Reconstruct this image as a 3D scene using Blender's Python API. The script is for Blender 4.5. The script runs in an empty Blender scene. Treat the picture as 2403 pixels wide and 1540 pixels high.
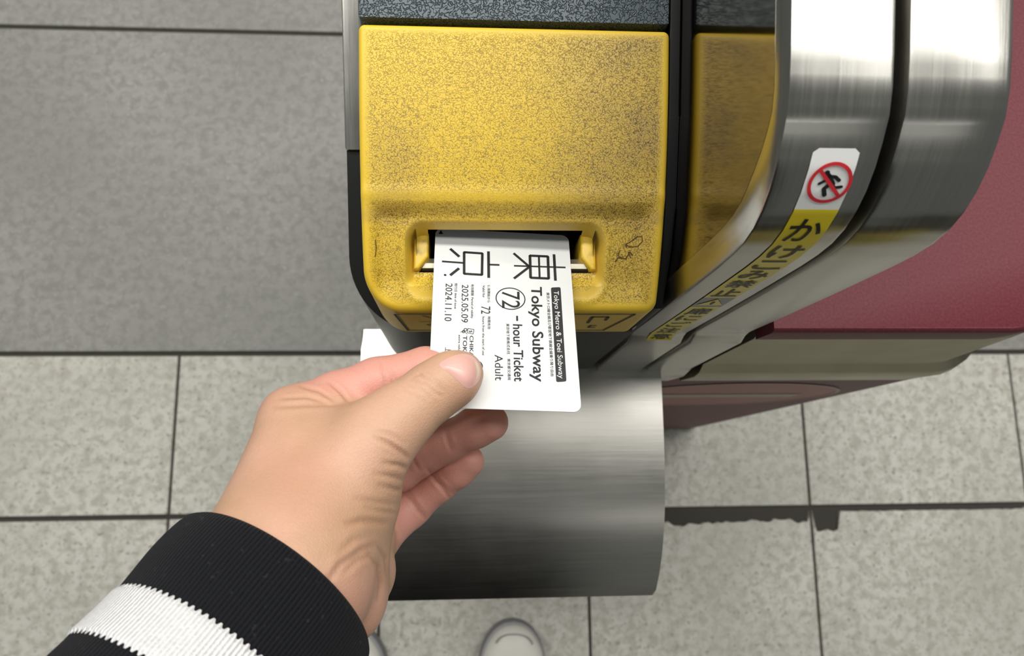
import bpy, bmesh, math, random
import numpy as np
from mathutils import Vector, Matrix
from mathutils.bvhtree import BVHTree

random.seed(4)
rng = np.random.default_rng(4)
scene = bpy.context.scene
COL = scene.collection

# ------------------------------------------------------------------ camera
F, CX, CY, H = 1800.0, 1201.5, 770.0, 1.35          # focal length in pixels, image centre, eye height
_n = np.array([1090.0 - CX, -(1105.0 - CY), -F])     # where straight-down lies in the picture
ZL = -_n / np.linalg.norm(_n)
XL_ = np.array([1.0, 0.0, -ZL[0] / ZL[2]]); XL_ /= np.linalg.norm(XL_)
YL = np.cross(ZL, XL_)
M = np.array([XL_, YL, ZL])
CAM = np.array([0.0, 0.0, H])
cam_d = bpy.data.cameras.new('camera')
cam_d.sensor_width = 36.0
cam_d.lens = F / 2403.0 * 36.0
cam_d.clip_start = 0.01
cam_d.dof.use_dof = True
cam_d.dof.focus_distance = 0.30
cam_d.dof.aperture_fstop = 17.0
cam = bpy.data.objects.new('camera', cam_d)
COL.objects.link(cam)
cam.matrix_world = Matrix([[*M[0], 0], [*M[1], 0], [*M[2], H], [0, 0, 0, 1]])
scene.camera = cam

# ------------------------------------------------------------------ world, lamps, exposure
world = bpy.data.worlds.new('station')
scene.world = world
world.use_nodes = True
world.node_tree.nodes['Background'].inputs[0].default_value = (0.86, 0.9, 0.85, 1)
world.node_tree.nodes['Background'].inputs[1].default_value = 0.19
def strip(name, loc, sx, sy, power, color=(1.0, 0.985, 0.94)):
    l = bpy.data.lights.new(name, 'AREA')
    l.shape = 'RECTANGLE'; l.size = sx; l.size_y = sy; l.energy = power; l.color = color
    o = bpy.data.objects.new(name, l); COL.objects.link(o); o.location = loc
    return o
for _y, _w, _e in ((0.33, 0.28, 25), (0.90, 0.22, 58), (-1.60, 0.10, 6), (2.00, 0.30, 20)):
    strip('ceiling_tube_lamp', (0.1, _y, 2.75), 4.0, _w, _e)
scene.view_settings.view_transform = 'Standard'
scene.view_settings.look = 'None'
scene.view_settings.gamma = 1.0
scene.view_settings.use_curve_mapping = False
scene.view_settings.exposure = -0.08

# ------------------------------------------------------------------ helpers
def ray(px, py):
    return M @ np.array([(px - CX) / F, (CY - py) / F, -1.0])
def P(px, py, t):
    return CAM + t * ray(px, py)
def on(px, py, ax, val):
    d = ray(px, py)
    return CAM + d * ((val - CAM[ax]) / d[ax])
def project(pts):
    l = (np.asarray(pts) - CAM) @ M
    t = -l[..., 2]
    return CX + F * l[..., 0] / t, CY - F * l[..., 1] / t, t
def sstep(a, b, x):
    u = np.clip((x - a) / (b - a), 0, 1)
    return u * u * (3 - 2 * u)

def link(name, mesh, mat, parent=None, smooth=False):
    o = bpy.data.objects.new(name, mesh)
    COL.objects.link(o)
    if mat: mesh.materials.append(mat)
    if smooth:
        mesh.polygons.foreach_set('use_smooth', [True] * len(mesh.polygons))
    if parent is not None:
        o.parent = parent
        # meshes are modelled in world space: undo only a top-level parent's own offset
        if parent.parent is None: o.matrix_parent_inverse = Matrix.Translation(parent.location).inverted()
    return o
def pyd(name, verts, faces, mat, parent=None, smooth=False, angle=None):
    me = bpy.data.meshes.new(name)
    me.from_pydata([tuple(map(float, v)) for v in verts], [], [tuple(map(int, f)) for f in faces])
    me.validate(); me.update()
    o = link(name, me, mat, parent, smooth)
    if angle is not None: sharp(o, angle)
    return o
def sharp(o, deg):
    me = o.data
    bm = bmesh.new(); bm.from_mesh(me)
    for f in bm.faces: f.smooth = True
    for e in bm.edges:
        e.smooth = not (len(e.link_faces) == 2 and e.calc_face_angle(0) > math.radians(deg))
    bm.to_mesh(me); bm.free()
def from_bm(name, bm, mat, parent=None, angle=30):
    bmesh.ops.recalc_face_normals(bm, faces=bm.faces)
    me = bpy.data.meshes.new(name); bm.to_mesh(me); bm.free()
    o = link(name, me, mat, parent)
    if angle: sharp(o, angle)
    return o
def box_bm(x0, x1, y0, y1, z0, z1, bev=0.0, seg=2):
    bm = bmesh.new()
    bmesh.ops.create_cube(bm, size=1)
    for v in bm.verts:
        v.co = Vector(((x0 + x1) / 2 + v.co.x * (x1 - x0), (y0 + y1) / 2 + v.co.y * (y1 - y0), (z0 + z1) / 2 + v.co.z * (z1 - z0)))
    if bev: bmesh.ops.bevel(bm, geom=bm.edges[:], offset=bev, segments=seg, affect='EDGES', profile=0.5)
    return bm
def prism_x(prof, x0, x1, bev=0.0, seg=3):
    """profile of (y, z) swept along x, both rims bevelled"""
    bm = bmesh.new()
    a = [bm.verts.new((x0, p[0], p[1])) for p in prof]
    b = [bm.verts.new((x1, p[0], p[1])) for p in prof]
    n = len(prof)
    fa = bm.faces.new(a); fb = bm.faces.new(b[::-1])
    for i in range(n): bm.faces.new((a[i], b[i], b[(i + 1) % n], a[(i + 1) % n]))
    if bev:
        bmesh.ops.bevel(bm, geom=list(fa.edges) + list(fb.edges), offset=bev, segments=seg, affect='EDGES', profile=0.5)
    return bm
def prism_z(plan, z0, z1, bev=0.0, seg=2):
    bm = bmesh.new()
    a = [bm.verts.new((p[0], p[1], z0)) for p in plan]
    b = [bm.verts.new((p[0], p[1], z1)) for p in plan]
    n = len(plan)
    bm.faces.new(a[::-1]); ft = bm.faces.new(b)
    for i in range(n): bm.faces.new((a[i], a[(i + 1) % n], b[(i + 1) % n], b[i]))
    if bev: bmesh.ops.bevel(bm, geom=list(ft.edges), offset=bev, segments=seg, affect='EDGES', profile=0.5)
    return bm
def arc(cx, cy, r, a0, a1, n):
    return [(cx + r * math.cos(math.radians(a0 + (a1 - a0) * i / n)), cy + r * math.sin(math.radians(a0 + (a1 - a0) * i / n))) for i in range(n + 1)]
def empty(name, loc, label, cat, group=None):
    o = bpy.data.objects.new(name, None); COL.objects.link(o)
    o.location = loc; o.empty_display_size = 0.05
    o['label'] = label; o['category'] = cat
    if group: o['group'] = group
    return o

# ------------------------------------------------------------------ materials
class NT:
    def __init__(s, name):
        s.m = bpy.data.materials.new(name); s.m.use_nodes = True
        s.t = s.m.node_tree; s.b = s.t.nodes['Principled BSDF']
    def n(s, typ, **kw):
        x = s.t.nodes.new(typ)
        for k, v in kw.items(): setattr(x, k, v)
        return x
    def l(s, a, b): s.t.links.new(a, b)
    def setv(s, **kw):
        for k, v in kw.items():
            i = s.b.inputs[k.replace('_', ' ')]
            i.default_value = (*v, 1) if isinstance(v, tuple) else v
        return s
    def coord(s, scale=(1, 1, 1), kind='Object'):
        c = s.n('ShaderNodeTexCoord'); mp = s.n('ShaderNodeMapping'); mp.inputs['Scale'].default_value = scale
        s.l(c.outputs[kind], mp.inputs['Vector']); return mp.outputs[0]
    def noise(s, vec, scale, detail=2.0, dist=0.0, rough=0.5):
        x = s.n('ShaderNodeTexNoise'); x.inputs['Scale'].default_value = scale; x.inputs['Detail'].default_value = detail
        x.inputs['Distortion'].default_value = dist; x.inputs['Roughness'].default_value = rough
        if vec is not None: s.l(vec, x.inputs['Vector'])
        return x.outputs['Fac']
    def ramp(s, fac, *stops):
        x = s.n('ShaderNodeValToRGB'); e = x.color_ramp.elements
        while len(e) < len(stops): e.new(0.5)
        for el, (p, c) in zip(e, stops):
            el.position = p; el.color = (*c, 1) if isinstance(c, tuple) else (c, c, c, 1)
        s.l(fac, x.inputs[0]); return x.outputs[0]
    def mix(s, fac, a, b, typ='MIX'):
        x = s.n('ShaderNodeMix', data_type='RGBA', blend_type=typ)
        for sock, v in ((x.inputs[0], fac), (x.inputs[6], a), (x.inputs[7], b)):
            if hasattr(v, 'links'): s.l(v, sock)
            else: sock.default_value = (*v, 1) if isinstance(v, tuple) else v
        return x.outputs[2]
    def math(s, op, a, b=None):
        x = s.n('ShaderNodeMath', operation=op)
        for i, v in enumerate((a, b)):
            if v is None: continue
            if hasattr(v, 'links'): s.l(v, x.inputs[i])
            else: x.inputs[i].default_value = v
        return x.outputs[0]
    def bump(s, hgt, strength, dist):
        x = s.n('ShaderNodeBump'); x.inputs['Strength'].default_value = strength; x.inputs['Distance'].default_value = dist
        s.l(hgt, x.inputs['Height']); s.l(x.outputs[0], s.b.inputs['Normal'])
    def col(s, sock): s.l(sock, s.b.inputs['Base Color'])

def plain(name, c, rough=0.5, metal=0.0, spec=0.5):
    k = NT(name); k.setv(Base_Color=c, Roughness=rough, Metallic=metal); k.b.inputs['Specular IOR Level'].default_value = spec
    return k.m

def grain_lines(k, scale=1050.0):
    v = k.coord()
    nz = k.noise(v, scale, 0.0, 0.5)
    d = k.math('ABSOLUTE', k.math('SUBTRACT', nz, 0.5))
    return v, k.ramp(d, (0.0, 1.0), (0.105, 0.0))

def yellow_mat():
    k = NT('yellow_grained_plastic')
    v, lines = grain_lines(k)
    at = k.n('ShaderNodeAttribute', attribute_name='grain').outputs['Fac']
    dt = k.n('ShaderNodeAttribute', attribute_name='dirt').outputs['Fac']
    big = k.noise(v, 38, 3)
    dirt = k.math('MULTIPLY', dt, k.ramp(big, (0.3, 0.55), (0.65, 1.0)))
    base = k.mix(dirt, (0.80, 0.54, 0.035), (0.42, 0.285, 0.07))
    amt = k.math('MULTIPLY', lines, k.math('MULTIPLY', at, k.math('ADD', 0.55, k.math('MULTIPLY', dirt, 0.42))))
    c = k.mix(amt, base, (0.085, 0.05, 0.01))
    spots = k.ramp(k.noise(v, 210, 2), (0.70, 0.0), (0.78, 1.0))
    c = k.mix(k.math('MULTIPLY', spots, k.math('MULTIPLY', dirt, 0.5)), c, (0.12, 0.08, 0.03))
    k.col(c)
    k.setv(Roughness=0.42)
    k.bump(k.math('MULTIPLY', k.math('MULTIPLY', lines, at), -1.0), 0.35, 0.0004)
    return k.m
def plain_yellow():
    k = NT('yellow_plastic'); v = k.coord()
    c = k.mix(k.ramp(k.noise(v, 160, 4), (0.52, 0.0), (0.72, 0.7)), (0.74, 0.49, 0.04), (0.22, 0.15, 0.04))
    k.col(c); k.setv(Roughness=0.35); return k.m
def slate_mat():
    k = NT('dark_slate_grained_plastic'); v, lines = grain_lines(k, 800)
    k.col(k.mix(lines, (0.060, 0.085, 0.10), (0.018, 0.026, 0.032)))
    k.setv(Roughness=0.34); k.b.inputs['Specular IOR Level'].default_value = 0.7
    k.bump(k.math('MULTIPLY', lines, -1.0), 0.6, 0.0005); return k.m
def steel_mat(name, streak, base=(0.56, 0.55, 0.52), rough=0.24, bump=0.06):
    k = NT(name)
    v = k.coord(streak)
    fine = k.noise(v, 1.0, 4, 0.0, 0.7)
    k.col(k.mix(k.ramp(fine, (0.3, 0.0), (0.7, 1.0)), tuple(0.88 * c for c in base), base))
    big = k.noise(k.coord(), 30, 3)
    r = k.math('ADD', k.math('MULTIPLY', k.math('ADD', fine, big), 0.12), rough - 0.10)
    k.l(r, k.b.inputs['Roughness'])
    k.setv(Metallic=1.0); k.bump(fine, bump, 0.0004); return k.m
def granite(name, a, b, c, sc, stain=False):
    k = NT(name); v = k.coord()
    n1 = k.noise(v, sc, 3, 0.4, 0.6); n2 = k.noise(v, sc * 2.1, 3, 0.3, 0.6); n3 = k.noise(v, 3.0, 2)
    col = k.mix(k.ramp(n1, (0.38, 0.0), (0.58, 1.0)), b, a)
    col = k.mix(k.ramp(n2, (0.57, 0.0), (0.68, 0.9)), col, c)
    col = k.mix(k.ramp(n3, (0.35, 0.0), (0.7, 0.55)), col, tuple(0.84 * x for x in b))
    k.col(col); k.setv(Roughness=0.55); k.bump(n1, 0.15, 0.002); return k.m
def skin_mat():
    k = NT('skin'); v = k.coord()
    pk = k.n('ShaderNodeAttribute', attribute_name='pink').outputs['Fac']
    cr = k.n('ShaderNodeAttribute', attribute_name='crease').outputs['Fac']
    big = k.noise(v, 45, 3)
    fine = k.noise(v, 900, 3)
    tan = k.mix(k.ramp(big, (0.35, 0.0), (0.65, 1.0)), (0.52, 0.315, 0.195), (0.60, 0.355, 0.245))
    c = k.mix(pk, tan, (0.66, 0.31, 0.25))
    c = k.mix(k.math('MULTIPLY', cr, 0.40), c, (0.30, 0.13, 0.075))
    c = k.mix(k.ramp(fine, (0.4, 0.0), (0.7, 0.10)), c, (0.40, 0.22, 0.14))
    k.col(c)
    k.setv(Roughness=0.48); k.b.inputs['Specular IOR Level'].default_value = 0.4
    k.b.inputs['Subsurface Weight'].default_value = 0.12
    k.b.inputs['Subsurface Radius'].default_value = (0.004, 0.0015, 0.0008)
    k.b.inputs['Subsurface Scale'].default_value = 1.0
    vo = k.n('ShaderNodeTexVoronoi', feature='DISTANCE_TO_EDGE'); vo.inputs['Scale'].default_value = 900
    k.l(v, vo.inputs['Vector'])
    h = k.math('ADD', k.math('MULTIPLY', k.ramp(vo.outputs['Distance'], (0.0, 0.0), (0.25, 1.0)), 0.6), fine)
    k.bump(h, 0.18, 0.0004); return k.m
def knit_mat(name, a, b, ribs, strength):
    k = NT(name)
    tc = k.n('ShaderNodeTexCoord'); mp = k.n('ShaderNodeMapping'); mp.inputs['Scale'].default_value = (ribs, 1, 1)
    k.l(tc.outputs['UV'], mp.inputs['Vector'])
    w = k.n('ShaderNodeTexWave', wave_type='BANDS', bands_direction='X'); w.inputs['Scale'].default_value = 1.0
    w.inputs['Distortion'].default_value = 0.6; w.inputs['Detail'].default_value = 2
    k.l(mp.outputs[0], w.inputs['Vector'])
    fz = k.noise(k.coord(), 1500, 3, 0.5, 0.7)
    lint = k.ramp(k.noise(k.coord(), 420, 2), (0.66, 0.0), (0.74, 1.0))
    h = k.math('ADD', w.outputs['Fac'], k.math('MULTIPLY', fz, 1.1))
    c = k.mix(k.ramp(h, (0.35, 0.0), (1.3, 1.0)), a, b)
    c = k.mix(k.math('MULTIPLY', lint, 0.25), c, tuple(min(1, x * 3 + 0.02) for x in b))
    k.col(c); k.setv(Roughness=0.95); k.b.inputs['Specular IOR Level'].default_value = 0.1
    k.b.inputs['Sheen Weight'].default_value = 0.04
    k.bump(h, strength, 0.0008); return k.m

MAT = dict(
    yellow=yellow_mat(), yplain=plain_yellow(), slate=slate_mat(),
    steel_y=steel_mat('brushed_steel_lengthwise', (900, 22, 22), (0.43, 0.42, 0.39), 0.22),
    steel_x=steel_mat('brushed_steel_crosswise', (18, 700, 700), (0.56, 0.54, 0.50), 0.30, 0.05),
    mirror=plain('polished_dark_steel', (0.24, 0.22, 0.19), 0.08, 1.0),
    black=plain('black_plastic', (0.012, 0.013, 0.014), 0.42),
    base=plain('charcoal_plastic', (0.008, 0.0095, 0.009), 0.4, 0.0, 0.3),
    rubber=plain('black_rubber', (0.006, 0.006, 0.007), 0.5, 0.0, 0.25),
    dark=plain('slot_dark', (0.01, 0.007, 0.005), 0.6),
    white=plain('white_card', (0.76, 0.77, 0.765), 0.34),
    ink=plain('black_ink', (0.008, 0.008, 0.009), 0.5),
    paper=plain('white_ink', (0.88, 0.88, 0.86), 0.5),
    red=plain('red_ink', (0.55, 0.02, 0.03), 0.4),
    swhite=plain('white_sticker', (0.78, 0.78, 0.77), 0.35),
    syellow=plain('yellow_sticker', (0.78, 0.62, 0.02), 0.35),
    nail=None, skin=skin_mat(),
    tile=granite('light_granite', (0.70, 0.68, 0.62), (0.49, 0.47, 0.41), (0.25, 0.235, 0.20), 62),
    slab=granite('grey_granite', (0.335, 0.325, 0.305), (0.25, 0.245, 0.225), (0.40, 0.39, 0.365), 60),
    grout=plain('dark_grout', (0.055, 0.05, 0.042), 0.9),
    knit=knit_mat('black_knit', (0.003, 0.0033, 0.0045), (0.011, 0.0115, 0.014), 55, 0.5),
    wknit=knit_mat('white_knit', (0.60, 0.59, 0.60), (0.86, 0.85, 0.85), 55, 0.7),
    tactile=plain('yellow_paving', (0.42, 0.33, 0.03), 0.6),
    trouser=plain('black_cotton', (0.012, 0.012, 0.014), 0.9),
    leather=plain('white_leather', (0.80, 0.77, 0.70), 0.45),
    sole=plain('grey_rubber', (0.22, 0.22, 0.235), 0.6),
    trimgrey=plain('pale_grey_trim', (0.52, 0.51, 0.53), 0.5),
)
k = NT('maroon_coating'); v = k.coord(); nz = k.noise(v, 700, 3)
k.col(k.mix(k.ramp(nz, (0.35, 0.0), (0.7, 1.0)), (0.125, 0.024, 0.033), (0.165, 0.035, 0.046))); k.setv(Roughness=0.5); k.b.inputs['Specular IOR Level'].default_value = 0.22; k.bump(nz, 0.2, 0.0003)
MAT['maroon'] = k.m
k = NT('thumb_nail'); k.setv(Base_Color=(0.74, 0.42, 0.37), Roughness=0.28); k.b.inputs['Subsurface Weight'].default_value = 0.1
k.b.inputs['Subsurface Radius'].default_value = (0.003, 0.001, 0.0006); k.b.inputs['Subsurface Scale'].default_value = 1.0
MAT['nail'] = k.m
MAT['nailedge'] = plain('nail_free_edge', (0.78, 0.62, 0.46), 0.4)

# ------------------------------------------------------------------ floor
floor_bm = box_bm(-2.2, 2.2, -2.6, 2.6, -0.06, -0.007)
floor = from_bm('floor', floor_bm, MAT['grout'], None, None)
floor['kind'] = 'structure'; floor['label'] = 'granite tiled station floor with dark joints'
YJ = [0.82, 0.2055, -0.0705, -0.352, -0.63, -0.91, -1.19, -1.39]
XJ = [-1.6, -1.23, -0.862, -0.494, -0.142, 0.2105, 0.6075, 1.007, 1.40]
G = 0.0042
def tile_obj(name, x0, x1, y0, y1, mat, chips=None):
    plan = [(x0, y0), (x1, y0), (x1, y1)]
    if chips:
        n = int((x1 - x0) / 0.0045)
        for i in range(1, n):
            x = x1 + (x0 - x1) * i / n
            plan.append((x, y1 - chips(x)))
    plan.append((x0, y1))
    return from_bm(name, prism_z(plan, -0.03, 0.0, 0.0012, 1), mat, floor, 30)
_cx = np.linspace(0.2, 1.01, 240)
_cn = np.convolve(rng.uniform(0, 1, 240), [.25, .5, .25], 'same') * 0.6 + np.convolve(rng.uniform(0, 1, 240), np.ones(9) / 9, 'same') * 0.9
def chips_a(x):
    j = float(np.interp(x, _cx, _cn))
    if x > 0.607: return 0.020 + 0.020 * j if x < 0.658 else 0.0045 * j
    return 0.004 + 0.020 * j
for r in range(1, 7):
    for c in range(len(XJ) - 1):
        ch = None
        if r == 2 and c in (5, 6): ch = chips_a
        tile_obj('floor_tile', XJ[c] + G * 0.55, XJ[c + 1] - G * 0.55, YJ[r + 1] + G, YJ[r] - G, MAT['tile'] if r < 5 else MAT['tactile'], ch)
for (ya, yb) in ((0.2055, 0.82), (0.82, 1.44)):
    for (xa, xb) in ((-1.95, -1.02), (-1.02, -0.06), (-0.06, 0.88), (0.88, 1.8)):
        tile_obj('stone_slab', xa + 0.002, xb - 0.002, ya + G, yb - G, MAT['slab'])

# ------------------------------------------------------------------ ticket gate
gate = empty('ticket_gate', (0.12, 0.3, 0.0), 'station ticket gate with yellow slot cover, steel bands and maroon side panel', 'ticket gate')
XA, XB, YF, YB = -0.0413, 0.0817, 0.0658, 0.1715
zc = np.polyfit([.172, .14, .1167, .1047, .0924, .0804, .071], [1.0765, 1.0688, 1.0615, 1.0564, 1.0505, 1.0435, 1.0372], 3)
def Z0(Y): return np.polyval(zc, Y)
RL, RR, RBK = 0.016, 0.0045, 0.0025
REC = (-0.0232, 0.0574, 0.0718, 0.0985, 0.0065)     # slot recess in plan
def rr_sdf(x, y, x0, x1, y0, y1, r):
    qx = np.abs(x - (x0 + x1) / 2) - (x1 - x0) / 2 + r
    qy = np.abs(y - (y0 + y1) / 2) - (y1 - y0) / 2 + r
    return np.minimum(np.maximum(qx, qy), 0) + np.hypot(np.maximum(qx, 0), np.maximum(qy, 0)) - r
def edge_dist(x, y):
    e = np.minimum.reduce([x - XA, XB - x, y - YF, YB - y])
    for (cx, cy, r, sx, sy) in ((XA + RL, YF + RL, RL, -1, -1), (XB - RR, YF + RR, RR, 1, -1), (XA + RBK, YB - RBK, RBK, -1, 1), (XB - RBK, YB - RBK, RBK, 1, 1)):
        inq = ((x - cx) * sx > 0) & ((y - cy) * sy > 0)
        e = np.where(inq, r - np.hypot(x - cx, y - cy), e)
    return np.maximum(e, 0)
def xlim(y):
    a = np.full_like(y, XA); b = np.full_like(y, XB)
    def ins(c, r): return r - np.sqrt(np.maximum(r * r - c * c, 0))
    a = np.where(y < YF + RL, XA + ins(YF + RL - y, RL), a)
    a = np.where(y > YB - RBK, XA + ins(y - YB + RBK, RBK), a)
    b = np.where(y < YF + RR, XB - ins(YF + RR - y, RR), b)
    b = np.where(y > YB - RBK, XB - ins(y - YB + RBK, RBK), b)
    return a, b
def cover_height(x, y):
    z = Z0(y)
    dip = 0.0042 * sstep(XA + 0.002, XA + 0.009, x) * sstep(0.0785, 0.072, x) * sstep(0.1062, 0.1005, y) * sstep(0.066, 0.080, y)
    z = z - dip + 0.0007 * np.exp(-((y - 0.1085) / 0.003) ** 2)
    q = rr_sdf(x, y, *REC)
    fl = 1.0345 + np.maximum(0, 0.0805 - y) * 0.62
    wall = sstep(0.0014, -0.0022, q)
    z = z + 0.0005 * np.exp(-((q - 0.0022) / 0.0015) ** 2)
    z = z * (1 - wall) + np.minimum(fl, z) * wall
    rb = 0.0026
    e = np.minimum(edge_dist(x, y), rb)
    return z - (rb - np.sqrt(np.maximum(rb * rb - (rb - e) ** 2, 0))), q
def cover():
    ed = np.array([0, .00008, .0003, .0007, .0012, .0018])
    ny = 235; nx = 270
    ys = np.concatenate([YF + ed, np.linspace(YF + .0024, YB - .0024, ny), (YB - ed)[::-1]])
    xi = np.concatenate([ed, np.linspace(.0024, 0.123 - .0024, nx), (0.123 - ed)[::-1]]) / 0.123
    xa, xb = xlim(ys)
    X = xa[:, None] + (xb - xa)[:, None] * xi[None, :]
    Y = np.repeat(ys[:, None], len(xi), 1)
    Zt, Q = cover_height(X, Y)
    R, Cn = X.shape
    idx = np.arange(R * Cn).reshape(R, Cn)
    a, b, c, d = idx[:-1, :-1], idx[:-1, 1:], idx[1:, 1:], idx[1:, :-1]
    cxm = (X[:-1, :-1] + X[1:, 1:]) / 2; cym = (Y[:-1, :-1] + Y[1:, 1:]) / 2
    hole = (cym > 0.0826) & (((cxm > -0.0192) & (cxm < 0.0536) & (cym < 0.0955)) | ((cxm > -0.0152) & (cxm < 0.0496) & (cym < 0.0984)))
    faces = np.stack([a, b, c, d], -1)[~hole]
    verts = np.stack([X, Y, Zt], -1).reshape(-1, 3)
    # vertical skirt round the rim
    loop = list(idx[0, :]) + list(idx[1:, -1]) + list(idx[-1, -2::-1]) + list(idx[-2:0:-1, 0])
    vs = [verts]; base = len(verts); n = len(loop)
    sk = verts[loop].copy(); sk[:, 2] = 0.986 + (sk[:, 1] - YF) * 0.30
    vs.append(sk)
    fc = [tuple(f) for f in faces] + [(loop[i], base + i, base + (i + 1) % n, loop[(i + 1) % n]) for i in range(n)]
    o = pyd('slot_cover', np.concatenate(vs), fc, MAT['yellow'], gate, True, 38)
    me = o.data
    allv = np.concatenate(vs)
    x, y = allv[:, 0], allv[:, 1]
    e = edge_dist(x, y); q = rr_sdf(x, y, *REC)
    g = sstep(0.0012, 0.0055, e) * sstep(0.0002, 0.0038, np.abs(q + 0.0005)) * (1 - 0.75 * np.exp(-((y - 0.1075) / 0.0022) ** 2) * sstep(0.075, 0.03, x))
    g[base:] = 0.0
    g = np.where((q < -0.004) & (y > 0.083), 0.2, g)
    d = 0.18 + 0.75 * sstep(0.012, 0.070, x + 0.12 * (y - 0.12)) + 0.35 * np.exp(-((x + 0.026) / 0.010) ** 2) * sstep(0.15, 0.11, y)
    d = d * sstep(0.0, 0.006, e) + 0.35 * np.exp(-((y - 0.1005) / 0.003) ** 2) + 0.1
    d = np.where(y < 0.098, d * 0.75, d)
    d[base:] = 0.25
    for nm, arr in (('grain', g), ('dirt', np.clip(d, 0, 1))):
        at = me.attributes.new(nm, 'FLOAT', 'POINT'); at.data.foreach_set('value', arr.astype(np.float32))
    return o
COVER = cover()

# inside the slot: cheeks, steel lip, dark throat
thr = bmesh.new()
def quad(bm, pts): bm.faces.new([bm.verts.new(p) for p in pts])
x0, x1, y0, y1, z0, z1 = -0.0200, 0.0544, 0.0822, 0.128, 1.008, 1.0475
for pts in ([(x0, y0, z0), (x1, y0, z0), (x1, y1, z0), (x0, y1, z0)], [(x0, y1, z0), (x1, y1, z0), (x1, y1, z1), (x0, y1, z1)],
            [(x0, y0, z0), (x0, y1, z0), (x0, y1, z1), (x0, 0.0995, z1), (x0, 0.0822, 1.0335)], [(x1, y0, z0), (x1, y1, z0), (x1, y1, z1), (x1, 0.0995, z1), (x1, 0.0822, 1.0335)],
            [(x0, y0, z0), (x1, y0, z0), (x1, y0, 1.0335), (x0, y0, 1.0335)], [(x0, 0.0995, z1), (x1, 0.0995, z1), (x1, y1, z1), (x0, y1, z1)]): quad(thr, pts)
from_bm('slot_throat', thr, MAT['dark'], COVER, None)
for sx in (0, 1):
    pl = [(-0.0212, 0.0985), (-0.0212, 0.0830), (-0.0190, 0.0830), (-0.0150, 0.0885), (-0.0150, 0.0985)]
    if sx: pl = [(0.0344 - p[0], p[1]) for p in pl][::-1]
    from_bm('slot_cheek', prism_z(pl, 1.012, 1.0385, 0.0012, 3), MAT['yplain'], COVER, 40)
lipb = bmesh.new()
lv = []
for (xa_, xb_, y_, z_) in ((-0.0182, 0.0526, 0.0832, 1.0325), (-0.0178, 0.0522, 0.0842, 1.0352), (-0.0166, 0.0510, 0.0862, 1.0356), (-0.0150, 0.0494, 0.0888, 1.0335), (-0.0150, 0.0494, 0.0892, 1.022)):
    lv.append((lipb.verts.new((xa_, y_, z_)), lipb.verts.new((xb_, y_, z_))))
for i in range(4): lipb.faces.new((lv[i][0], lv[i][1], lv[i + 1][1], lv[i + 1][0]))
from_bm('slot_lip', lipb, steel_mat('worn_steel_lip', (60, 700, 700), (0.88, 0.84, 0.68), 0.42), COVER, 25)
for i, (a_, b_, z_) in enumerate(((0.000, 0.012, 1.026), (0.020, 0.034, 1.024), (0.038, 0.047, 1.027))):
    from_bm('slot_roller', box_bm(a_, b_, 0.101, 0.112, 1.016, z_, 0.002, 2), MAT['base'], COVER)

# strokes: thick polylines as flat polygons in a 2-D space
def strokes(segs, capn=10):
    V, Fc = [], []
    for pts, w in segs:
        pts = [np.array(p, float) for p in pts]
        for i in range(len(pts) - 1):
            a, b = pts[i], pts[i + 1]
            d = (b - a) / (np.linalg.norm(b - a) + 1e-9); nrm = np.array([-d[1], d[0]]) * w / 2
            k0 = len(V); m = max(1, int(np.linalg.norm(b - a) / (w * 2 + 1e-9)))
            for j in range(m + 1):
                p = a + (b - a) * j / m
                V += [p + nrm, p - nrm]
            for j in range(m): Fc.append((k0 + 2 * j, k0 + 2 * j + 1, k0 + 2 * j + 3, k0 + 2 * j + 2))
        if capn:
            for p in pts:
                k0 = len(V)
                V += [p + w / 2 * np.array([math.cos(2 * math.pi * j / capn), math.sin(2 * math.pi * j / capn)]) for j in range(capn)]
                Fc.append(tuple(range(k0, k0 + capn)))
    return np.array(V), Fc
def ring2(cx, cy, rx, ry, w, n=48):
    V, Fc = [], []
    for i in range(n):
        a = 2 * math.pi * i / n
        V += [(cx + (rx - w / 2) * math.cos(a), cy + (ry - w / 2) * math.sin(a)), (cx + (rx + w / 2) * math.cos(a), cy + (ry + w / 2) * math.sin(a))]
    for i in range(n):
        j = (i + 1) % n; Fc.append((2 * i, 2 * i + 1, 2 * j + 1, 2 * j))
    return np.array(V), Fc
def merge(parts):
    V, Fc, k0 = [], [], 0
    for v_, f_ in parts:
        V.append(np.asarray(v_, float)); Fc += [tuple(i + k0 for i in f) for f in f_]; k0 += len(v_)
    return np.concatenate(V), Fc
_fc = bpy.data.curves.new('lettering_source', 'FONT'); _fo = bpy.data.objects.new('lettering_source', _fc); COL.objects.link(_fo)
def glyphs(body, bold=0.0, spacing=1.0):
    _fc.body = body; _fc.offset = bold; _fc.resolution_u = 3; _fc.space_character = spacing
    bpy.context.view_layer.update()
    dg = bpy.context.evaluated_depsgraph_get()
    ev = _fo.evaluated_get(dg); me = ev.to_mesh()
    V = np.array([v_.co[:2] for v_ in me.vertices]); Fc = [tuple(p.vertices) for p in me.polygons]
    ev.to_mesh_clear(); return V, Fc
CAPH = glyphs('T')[0][:, 1].max()

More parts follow.
